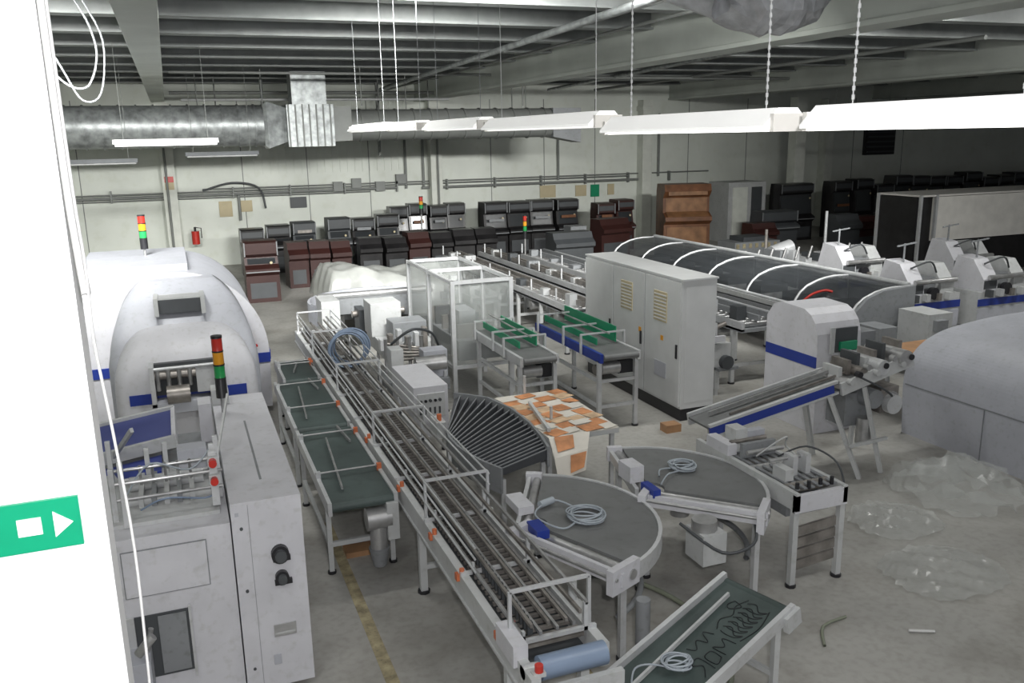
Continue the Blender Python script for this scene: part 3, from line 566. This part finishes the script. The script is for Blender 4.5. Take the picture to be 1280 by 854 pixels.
# ------------------------------------------------------------------ cabinet
b=B('electrical_cabinet'); x0,x1,y0,y1,zt=7.02,7.62,11.05,14.35,2.22
b.box(x0+.02,x1-.02,y0+.02,y1-.02,0,.2,'black'); b.box(x0,x1,y0,y1,.2,zt,'cab'); b.box(x0-.02,x1+.02,y0-.02,y1+.02,zt,zt+.03,'cab')
D3=(y1-y0)/3
for k in range(3):
    a=y0+D3*k+.02; c=y0+D3*(k+1)-.01
    b.box(x0-.025,x0,a,c,.24,zt-.03,'cab')
    b.box(x0-.045,x0-.025,a+.06,a+.10,1.0,1.22,'black'); b.box(x0-.01,x0,c,c+.03,.24,zt-.03,'dgrey')
    b.box(x0-.027,x0-.02,c-.006,c,.24,zt-.03,'grey')
for a in (y0+.3,y0+1.4):
    b.box(x0-.035,x0-.02,a+.1,a+.5,1.5,1.98,'cream'); b.box(x0-.032,x0-.02,a+.1,a+.45,.6,.85,'lilac') 
    for k in range(8): b.box(x0-.042,x0-.034,a+.12,a+.48,1.53+k*.055,1.55+k*.055,'cab')
for a in (y0+1.2,y0+.5): b.box(x0-.03,x0-.024,a,a+.08,1.2,1.28,'amber')
b.box(x0+.06,x1-.06,y0-.005,y0,.3,zt-.1,'cab'); b.done(.008)
long_conv('roller_conveyor',8.95,10.05,12.2,22.5,1.15,'grey')
# ------------------------------------------------------------------ G guard hood line
b=B('guarded_gathering_line'); x0,x1,y0,y1=11.15,12.6,12.1,21.3
b.box(x0+.1,x1-.1,y0+.1,y1,.35,.95,'grey'); b.box(x0,x1,y0,y1,.93,1.03,'lgrey'); b.box(x0-.02,x0,y0,y1,.55,.9,'grey')
pr=[(x0+.05,1.03),(x0+.10,1.16),(x0+.2,1.29),(x0+.35,1.40),(x0+.6,1.49),(x0+.8,1.53),(x0+1.0,1.55),(x1-.05,1.55)]
for k in range(len(pr)-1): b.add([(pr[k][0],y0,pr[k][1]),(pr[k+1][0],y0,pr[k+1][1]),(pr[k+1][0],y1,pr[k+1][1]),(pr[k][0],y1,pr[k][1])],[(0,1,2,3)],'dglass')
ny=6
for q in range(ny+1):
    y=y0+(y1-y0)*q/ny; b.tube([(p[0],y,p[1]) for p in pr]+[(x1-.05,y,1.03)],.028,'alu')
b.rod((x1-.05,y0,1.57),(x1-.05,y1,1.57),.05,'alu'); b.rod((pr[0][0],y0,1.06),(pr[0][0],y1,1.06),.03,'alu')
b.box(x1-.07,x1-.03,y0,y1,1.03,1.55,'dglass')
for y in [12.6+1.2*k for k in range(7)]: b.box(x0+.3,x0+1,y,y+.5,1.03,1.2,'dgrey')
b.prism([(x0,1.0),(x0+.1,1.2),(x0+.35,1.42),(x0+.7,1.53),(x1,1.57),(x1,0.5),(x0,.5)],'y',y0-.12,y0-.05,'grey')
b.box(x1-.45,x1+.1,y0-.9,y0-.2,.3,1.2,'lgrey'); b.box(x1-.35,x1-.1,y0-1.0,y0-.9,.9,1.1,'grey'); b.box(x0+.1,x0+.5,y0-.7,y0-.15,.3,1.0,'grey')
legs(b,[(x,y) for x in (x0+.15,x1-.15) for y in (12.6,14.5,16.5,18.5,20.5)],.4,'lgrey',.1)
b.cur([(x0-.1,13.2,1.2),(x0+.05,13.1,1.35),(x0+.25,13.0,1.42),(x0+.35,12.9,1.4)],.025,'red')
b.done()
b=B('feeder_drive_unit')
for k,(x,y) in enumerate([(8.25,12.0),(8.25,12.9),(8.1,13.8),(8.3,14.7)]):
    b.box(x,x+.35,y,y+.45,.5,.9,['lgrey','grey','alu','grey'][k]); b.rod((x-.1,y+.2,.75),(x+.4,y+.2,.75),.09,'steel',12); b.rod((x+.1,y+.1,.9),(x+.1,y+.1,1.25),.03,'alu'); b.box(x+.05,x+.12,y,y+.06,0,.5,'lgrey'); b.box(x+.28,x+.35,y+.3,y+.36,0,.5,'lgrey')
    b.box(x-.15,x+.2,y-.05,y+.02,.95,1.05,'white'); b.rod((x,y+.4,1.0),(x+.5,y+.4,1.15),.04,'rail'); b.rod((x+.2,y-.05,.6),(x+.2,y-.15,.6),.12,'dgrey',14)
b.box(8.3,8.7,11.9,15.2,.45,.5,'grey')
b.done()
# ------------------------------------------------------------------ H white blue machine
b=B('blue_striped_stacker_machine'); x0,x1,y0,y1=8.5,9.3,9.75,10.95
pf=[(y0,0.0),(y0,.95),(y0+.04,1.5),(y0+.10,1.66),(y0+.20,1.77),(y0+.35,1.84),(y1-.35,1.86),(y1-.15,1.80),(y1,1.6),(y1,0.0)]
b.prism(pf,'x',x0,x1,'white'); b.box(x0-.008,x0,y0+.02,y1-.01,1.0,1.17,'blue')
b.box(x0+.3,x1-.1,y0-.01,y0+.03,1.22,1.58,'dgrey'); b.box(x0+.36,x1-.14,y0-.06,y0,1.25,1.38,'green'); b.box(x0+.25,x1,y0-.3,y0,1.12,1.18,'lgrey'); b.box(x1,x1+.35,y0+.1,y1-.2,1.0,1.45,'grey'); b.box(x0+.2,x0+.28,y0-.02,y0,1.2,1.6,'lgrey')
b.rod((x0+.3,y0-.2,1.22),(x1,y0-.2,1.22),.04,'steel')
b.done(.012)
# ------------------------------------------------------------------ I blue incline conveyor
b=B('blue_sided_incline_conveyor')
p0=Vector((5.84,8.75,.82)); p1=Vector((8.95,8.75,1.36)); dd=(p1-p0).normalized(); sd=Vector((0,1,0)); uu=dd.cross(sd)*-1; uu=uu if uu.z>0 else -uu; LL=(p1-p0).length
def IP(u,v,w=0): return p0+dd*u+sd*v+uu*w
b.beam(IP(0,-.24,0),IP(LL*.60,-.24,0),.03,.12,'blue',uu); b.beam(IP(0,-.24,.075),IP(LL*.62,-.24,.075),.05,.035,'lgrey',uu); b.beam(IP(0,-.24,-.075),IP(LL*.62,-.24,-.075),.05,.03,'lgrey',uu); b.beam(IP(0,.24,.02),IP(LL,.24,.02),.04,.16,'alu',uu)
b.beam(IP(0,0,.04),IP(LL*.8,0,.04),.45,.03,'belt',uu); b.beam(IP(.2,.05,.10),IP(LL,.05,.12),.03,.04,'steel',uu); b.beam(IP(.4,-.1,.07),IP(LL*.7,-.1,.09),.02,.03,'rail',uu)
b.rod(IP(LL*.66,-.32,0),IP(LL*.66,.3,0),.09,'steel',16); b.rod(IP(LL*.74,-.3,.1),IP(LL*.74,.25,.1),.07,'rail',16); b.rod(IP(LL*.83,-.36,.1),IP(LL*.83,.3,.1),.10,'alu',16); b.rod(IP(LL*.95,-.36,.12),IP(LL*.95,.3,.12),.11,'steel',16)
b.beam(IP(LL*.62,-.30,-.02),IP(LL,-.30,.05),.04,.17,'lgrey',uu)
b.rod(IP(LL*.78,-.35,-.3),IP(LL*.78,.1,-.3),.13,'grey',14); b.rod(IP(LL*.88,-.3,-.42),IP(LL*.88,.1,-.42),.12,'steel',14); b.box(8.0,8.45,8.6,8.95,.55,1.0,'grey'); b.rod((8.2,8.45,.7),(8.2,8.45,.35),.1,'steel'); b.box(8.5,8.8,8.5,8.8,.7,1.05,'rail'); b.rod((8.6,8.45,.85),(8.6,8.35,.85),.13,'alu',16)
for k in range(8): b.rod(IP(LL*(.66+.045*k),-.38,.06+.06*(k%3)),IP(LL*(.66+.045*k),-.3,.06+.06*(k%3)),.04,['lgrey','black','steel'][k%3],10); b.box(7.85+.14*k,7.91+.14*k,8.6,8.9,1.25+.02*k,1.38+.03*k+.05*(k%3),['lgrey','rail','dgrey'][k%3])
b.cur([IP(LL*.7,-.35,.1),IP(LL*.78,-.45,-.1),IP(LL*.85,-.4,-.3),IP(LL*.9,-.2,-.5)],.015,'dgrey')
b.beam(IP(LL*.57,-.27,-.08),(7.9,8.15,0),.07,.05,'lgrey'); b.beam(IP(LL*.57,.25,-.1),(7.95,9.1,0),.07,.05,'lgrey'); b.beam(IP(LL*.74,-.3,-.1),(8.3,8.2,0),.05,.05,'lgrey'); b.beam(IP(LL*.85,.2,-.1),(8.6,9.1,0),.05,.05,'lgrey'); b.beam((7.75,8.2,.45),(8.4,8.25,.45),.04,.04,'lgrey')
b.beam((6.15,8.55,.85),(6.15,8.55,0),.05,.05,'lgrey'); b.beam((6.15,8.95,.85),(6.15,8.95,0),.05,.05,'lgrey')
b.done()
b=B('wooden_block'); b.box(6.0,6.5,9.4,9.6,0,.08,'wood').done()
b=B('wooden_block'); b.box(6.55,6.8,10.65,10.85,0,.12,'wood').done()
# ------------------------------------------------------------------ J right rounded machine
b=B('curved_trimmer_machine')
key=[(9.25,.0),(9.22,.5),(9.2,.9),(9.25,1.22),(9.38,1.45),(9.6,1.62),(9.95,1.75),(10.5,1.83),(11.2,1.88),(13,1.9)]
pf=[]
for i in range(len(key)-1):
    a=key[max(i-1,0)];b_=key[i];c=key[i+1];d2=key[min(i+2,len(key)-1)]
    for k in range(5):
        t=k/5; pf.append(tuple(.5*((2*b_[j])+(c[j]-a[j])*t+(2*a[j]-5*b_[j]+4*c[j]-d2[j])*t*t+(3*b_[j]-a[j]-3*c[j]+d2[j])*t**3) for j in (0,1)))
pf+=[(13,1.9),(13,0)]
pf=[(x+.50,z*.86) for x,z in pf]
b.prism(pf,'y',7.0,9.3,'lilac'); b.box(9.685,9.70,7.05,9.25,.76,.775,'grey'); b.box(10.1,10.105,6.995,7.0,.1,1.4,'grey'); b.box(11.4,11.405,6.995,7.0,.1,1.5,'grey')
b.box(9.68,9.70,7.9,7.905,.05,.76,'grey')
b.done()
b=B('orange_board'); b.box(10.3,11.2,9.7,10.3,1.02,1.06,'wood'); legs(b,[(10.35,9.75),(11.1,9.75),(10.35,10.25),(11.1,10.25)],1.02); b.done()
def film(name,cx,cy,rx,ry,h,m='film2',n=18):
    b=B(name); vs=[]
    for j in range(n+1):
        for i in range(n+1):
            u=i/n*2-1; v=j/n*2-1; k=max(0,1-(u*u+v*v)*.6)
            q=math.sqrt(1-v*v*.45); q2=math.sqrt(1-u*u*.45)
            vs.append((cx+rx*u*q*(1+.12*random.random()),cy+ry*v*q2*(1+.12*random.random()),max(.01,.012+h*k*(.25+.45*random.random()+.25*math.sin(i*1.1+j*.8)))))
    b.add(vs,[(j*(n+1)+i,j*(n+1)+i+1,(j+1)*(n+1)+i+1,(j+1)*(n+1)+i) for j in range(n) for i in range(n)],m,False).done()
film('crumpled_plastic_film',8.7,7.35,.75,.75,.5); film('crumpled_plastic_film',7.35,7.0,.5,.45,.15); film('crumpled_plastic_film',6.9,5.9,.6,.5,.10)
b=B('floor_cable'); b.cur([(4.9,5.3,.02),(5.1,5.55,.02),(5.4,5.6,.02)],.014,'ring'); b.tube([(5.75,5.2,.02),(5.95,5.1,.02)],.014,'cablew'); b.done()
# ------------------------------------------------------------------ right background machines
def stitch(x,y):
    b=B('saddle_stitching_station'); b.box(x,x+1.5,y,y+.9,.3,1.05,'lgrey'); b.box(x-.01,x+1.51,y-.02,y,.75,.9,'blue'); b.box(x,x+1.5,y-.012,y,.35,.7,'lilac')
    b.prism([(y,1.05),(y,1.3),(y+.3,1.7),(y+.7,1.75),(y+.9,1.05)],'x',x+.1,x+.5,'white'); b.prism([(y,1.05),(y,1.3),(y+.3,1.65),(y+.7,1.65),(y+.9,1.05)],'x',x+.95,x+1.3,'lgrey')
    b.rod((x+.2,y-.05,1.35),(x+1.3,y-.05,1.35),.05,'steel'); b.box(x+.55,x+.9,y+.1,y+.6,1.05,1.4,'grey'); b.rod((x+.7,y,1.1),(x+.7,y-.1,1.1),.12,'black',14)
    b.box(x+.12,x+.48,y-.005,y,1.1,1.28,'dgrey'); b.cur([(x+.3,y+.2,1.6),(x+.6,y,1.75),(x+.9,y+.1,1.5)],.02,'dgrey'); b.box(x+.2,x+.4,y+.25,y+.28,1.4,1.6,'black')
    for k in range(4): b.box(x+.15+.3*k,x+.25+.3*k,y-.15,y-.02,.95,1.1,['dgrey','alu','rail','lgrey'][k])
    legs(b,[(x+.1,y+.1),(x+1.4,y+.1),(x+.1,y+.8),(x+1.4,y+.8)],.3,'grey',.1)
    b.rod((x+.3,y+.4,1.7),(x+.3,y+.4,2.1),.02,'grey'); b.beam((x+.1,y+.4,2.05),(x+.6,y+.4,2.1),.03,.03,'grey')
    b.done(.01)
stitch(13.6,13.2); stitch(15.4,13.0); stitch(14.4,16.0); stitch(17.2,15.4)
b=B('white_panelled_machine'); b.box(20.4,26.5,19.65,21.2,.3,1.1,'slot'); b.box(21.0,26.5,19.55,19.65,1.1,2.4,'panelw'); b.box(20.4,26.4,19.65,21.2,1.1,2.4,'slot'); b.box(20.4,26.5,19.5,21.2,2.42,2.47,'panelw')
for x in (20.4,21.0): b.box(x-.04,x+.04,19.46,19.54,0,2.47,'alu')
b.box(20.36,20.44,21.1,21.2,0,2.47,'alu'); b.box(20.5,26.4,19.7,21.1,0,.3,'black'); b.done()
b=B('sorting_table_machine'); b.box(13.4,17.8,18.5,20,.8,.95,'lgrey')
for k in range(10): b.box(13.5+.42*k,13.7+.42*k,18.6,19.3,.95,1.05+.3*random.random(),random.choice(['grey','rail','alu','dgrey'])); b.rod((13.5+.42*k,18.5,1.1),(13.6+.42*k,18.5,1.4),.03,'steel'); b.rod((13.6+.42*k,18.5,.6),(13.6+.42*k,18.4,.6),.12,'dgrey')
legs(b,[(13.5,18.6),(17.7,18.6),(13.5,19.9),(17.7,19.9)],.8,'lgrey',.1); b.rod((14.8,19,1.2),(15.4,19,1.35),.2,'alu',14); b.rod((14.9,19.4,1.0),(14.9,19.4,1.8),.04,'rail'); b.rod((16.9,19.4,1.0),(16.9,19.4,2.2),.04,'alu'); b.done()
# ------------------------------------------------------------------ slot machines
def slot(x,y,w=.9,h=1.85,rot=0,m='slot',scr=True,name='arcade_machine'):
    b=B(name); b.T=Matrix.Translation((x,y,0))@Matrix.Rotation(math.radians(rot),4,'Z')
    b.prism([(-.35,0),(-.35,.75),(-.5,.85),(-.5,.95),(-.28,1.05),(-.2,h-.45),(-.35,h-.35),(-.35,h-.05),(-.2,h),(.35,h),(.4,h-.3),(.4,0)] if h>1.45 else [(-.35,0),(-.35,h*.6),(-.5,h*.66),(-.5,h*.75),(-.3,h*.85),(-.2,h),(.35,h),(.4,0)],'x',-w/2,w/2,m)
    if h>1.45:
        b.prism([(-.26,1.08),(-.18,h-.47),(-.22,h-.47),(-.30,1.08)],'x',-w/2+.08,w/2-.08,'slotg'); b.box(-w/2+.06,w/2-.06,-.365,-.35,h-.28,h-.1,'dgrey' if scr else 'maroon')
        b.rod((w/2-.2,-.365,h-.6),(w/2-.2,-.38,h-.6),.04,'cream',8); b.box(-w/2,w/2,-.51,-.49,.86,.89,'grey')
        for sx in (-w/2,w/2-.03): b.box(sx,sx+.03,-.37,-.35,h-.4,h-.02,'grey')
        if random.random()<.4: b.box(-w/2+.15,w/2-.15,-.40,-.36,1.3,1.40,random.choice(['grey','rail','brown']))
    b.box(-w/2+.1,w/2-.1,-.36,-.35,.12,.55,'dgrey'); 
    b.done()
def crow(x0,x1,n,y,h=1.85,m=None,rot=0,dh=.08):
    for k in range(n):
        x=x0+(x1-x0)*(k+.5)/n; slot(x,y+random.uniform(-.15,.15),(x1-x0)/n*.9,h+random.uniform(-dh,dh),rot+random.uniform(-4,4),m or random.choice(['slot','slot','slot','maroon','dgrey']))
crow(1.9,4.5,3,30.5,1.6); crow(4.8,7.4,3,30.3,1.75); crow(7.3,10.3,4,31.6,2.0); crow(10.6,14.6,4,30.8,2.0,'slot'); crow(15.0,16.6,2,30,1.9,'maroon')
crow(3.0,5.0,3,27,1.3,'maroon'); crow(5.4,10.2,6,28,1.3); crow(25.3,36.5,11,29.0,2.3,'slot',0,.2); crow(36.6,45,7,29,2.3,'slot',0,.2); crow(22.0,31,8,25.2,1.35,None); crow(31.5,40,7,25,2.0,'dgrey')
slot(2.1,25.0,.9,1.7,0,'maroon',False); slot(14.8,28.3,1.3,1.4,10,'maroon',False); slot(12.0,25.8,1.4,1.3,0,'dgrey')
b=B('metal_stand'); 
for sx in (-.3,.3):
    for sy in (-.3,.3): b.beam((13.0+sx,27.5+sy,0),(13.0+sx*.6,27.5+sy*.6,1.1),.05,.05,'lgrey')
b.box(12.7,13.3,27.2,27.8,1.1,1.3,'grey').done()
def woodcab(x,y,rot):
    b=B('wooden_arcade_cabinet'); b.T=Matrix.Translation((x,y,0))@Matrix.Rotation(math.radians(rot),4,'Z')
    b.prism([(-.5,0),(-.5,1.0),(-.75,1.15),(-.7,1.3),(-.35,1.45),(-.35,2.0),(-.6,2.25),(-.5,2.5),(.5,2.5),(.6,2.2),(.6,0)],'x',-.9,.9,'brown')
    b.prism([(-.69,1.31),(-.36,1.46),(-.36,1.98),(-.38,1.98),(-.38,1.48),(-.7,1.33)],'x',-.8,.8,'brown2'); b.box(-.77,.77,-.52,-.5,.1,.9,'brown2'); b.box(-.75,.75,-.59,-.56,2.1,2.25,'brown2'); b.done()
woodcab(18.2,28.8,-15)
b=B('ticket_booth'); b.box(20.8,22.6,29.6,31,0,2.4,'lgrey'); b.box(21.0,21.7,29.57,29.6,.1,2.2,'column'); b.box(21.9,22.4,29.57,29.6,.8,2.2,'dgrey'); b.done()
slot(23.6,29.2,1.6,2.3,0,'slot'); slot(20.9,26.8,1.6,1.5,0,'dgrey'); slot(19.5,25.8,1.0,1.2,0,'maroon')
b=B('striped_crate_stack'); b.box(17.2,19.0,24,25,0,.8,'grey'); b.box(17.6,18.6,24.1,24.9,.8,.95,'dgrey')
for k in range(7): b.box(17.25+.25*k,17.36+.25*k,23.98,24,.6,.75,'yellow')
b.done()
b=B('signal_tower'); b.rod((10.3,25.5,0),(10.3,25.5,1.5),.03,'steel'); b.rod((10.3,25.5,0),(10.3,25.5,.03),.2,'dgrey'); stack_light(b,10.3,25.5,1.0,.95,.06); b.done()
b=B('signal_tower'); b.rod((8.05,29.6,0),(8.05,29.6,2.0),.03,'steel'); b.rod((8.05,29.6,0),(8.05,29.6,.03),.2,'dgrey'); stack_light(b,8.05,29.6,1.6,.8,.07); b.done()
# ------------------------------------------------------------------ lights
def area(loc,rot,sx,sy,e,col=(1,1,.97),spread=180):  # fill lights added out of view to brighten the hall, not real fixtures
    l=bpy.data.lights.new('unseen_fill_light','AREA'); l.shape='RECTANGLE'; l.size=sx; l.size_y=sy; l.energy=e; l.color=col; l.spread=math.radians(spread)
    o=bpy.data.objects.new('unseen_fill_light',l); o.location=loc; o.rotation_euler=rot; bpy.context.collection.objects.link(o)
for x in (0,6,12,19): area((x,10.5,6.25),(math.radians(38),0,0),2.5,.5,260)
for x in (-2,4,12): area((x,10.8,6.2),(math.radians(65),0,0),2.5,.5,400,spread=80)  # added fill tilted towards the far machines and back wall
for x in (-2,5,12): area((x,3,6.2),(math.radians(15),0,0),2.5,1.0,80)
l=bpy.data.lights.new('camera_flash','POINT'); l.energy=760; l.shadow_soft_size=.08; l.color=(1,.985,1); o=bpy.data.objects.new('camera_flash',l); o.location=(.1,-.3,4.75); bpy.context.collection.objects.link(o)
w=bpy.data.worlds.new('World'); bpy.context.scene.world=w; w.use_nodes=True; w.node_tree.nodes['Background'].inputs[0].default_value=(.92,.95,1,1); w.node_tree.nodes['Background'].inputs[1].default_value=.30
# ------------------------------------------------------------------ camera
H=4.4
R=Matrix.Rotation(math.radians(-21),4,'Z')@Matrix.Rotation(math.radians(90-13.4),4,'X')@Matrix.Rotation(math.radians(-1.1),4,'Z')
cd=bpy.data.cameras.new('camera'); cd.sensor_fit='HORIZONTAL'; cd.sensor_width=36; cd.lens=30.375; cd.clip_start=.05; cd.clip_end=200
co=bpy.data.objects.new('camera',cd); co.matrix_world=Matrix.Translation((0,0,H))@R; bpy.context.collection.objects.link(co); bpy.context.scene.camera=co
try: bpy.context.scene.view_settings.view_transform='Standard'
except Exception as e: print(e)
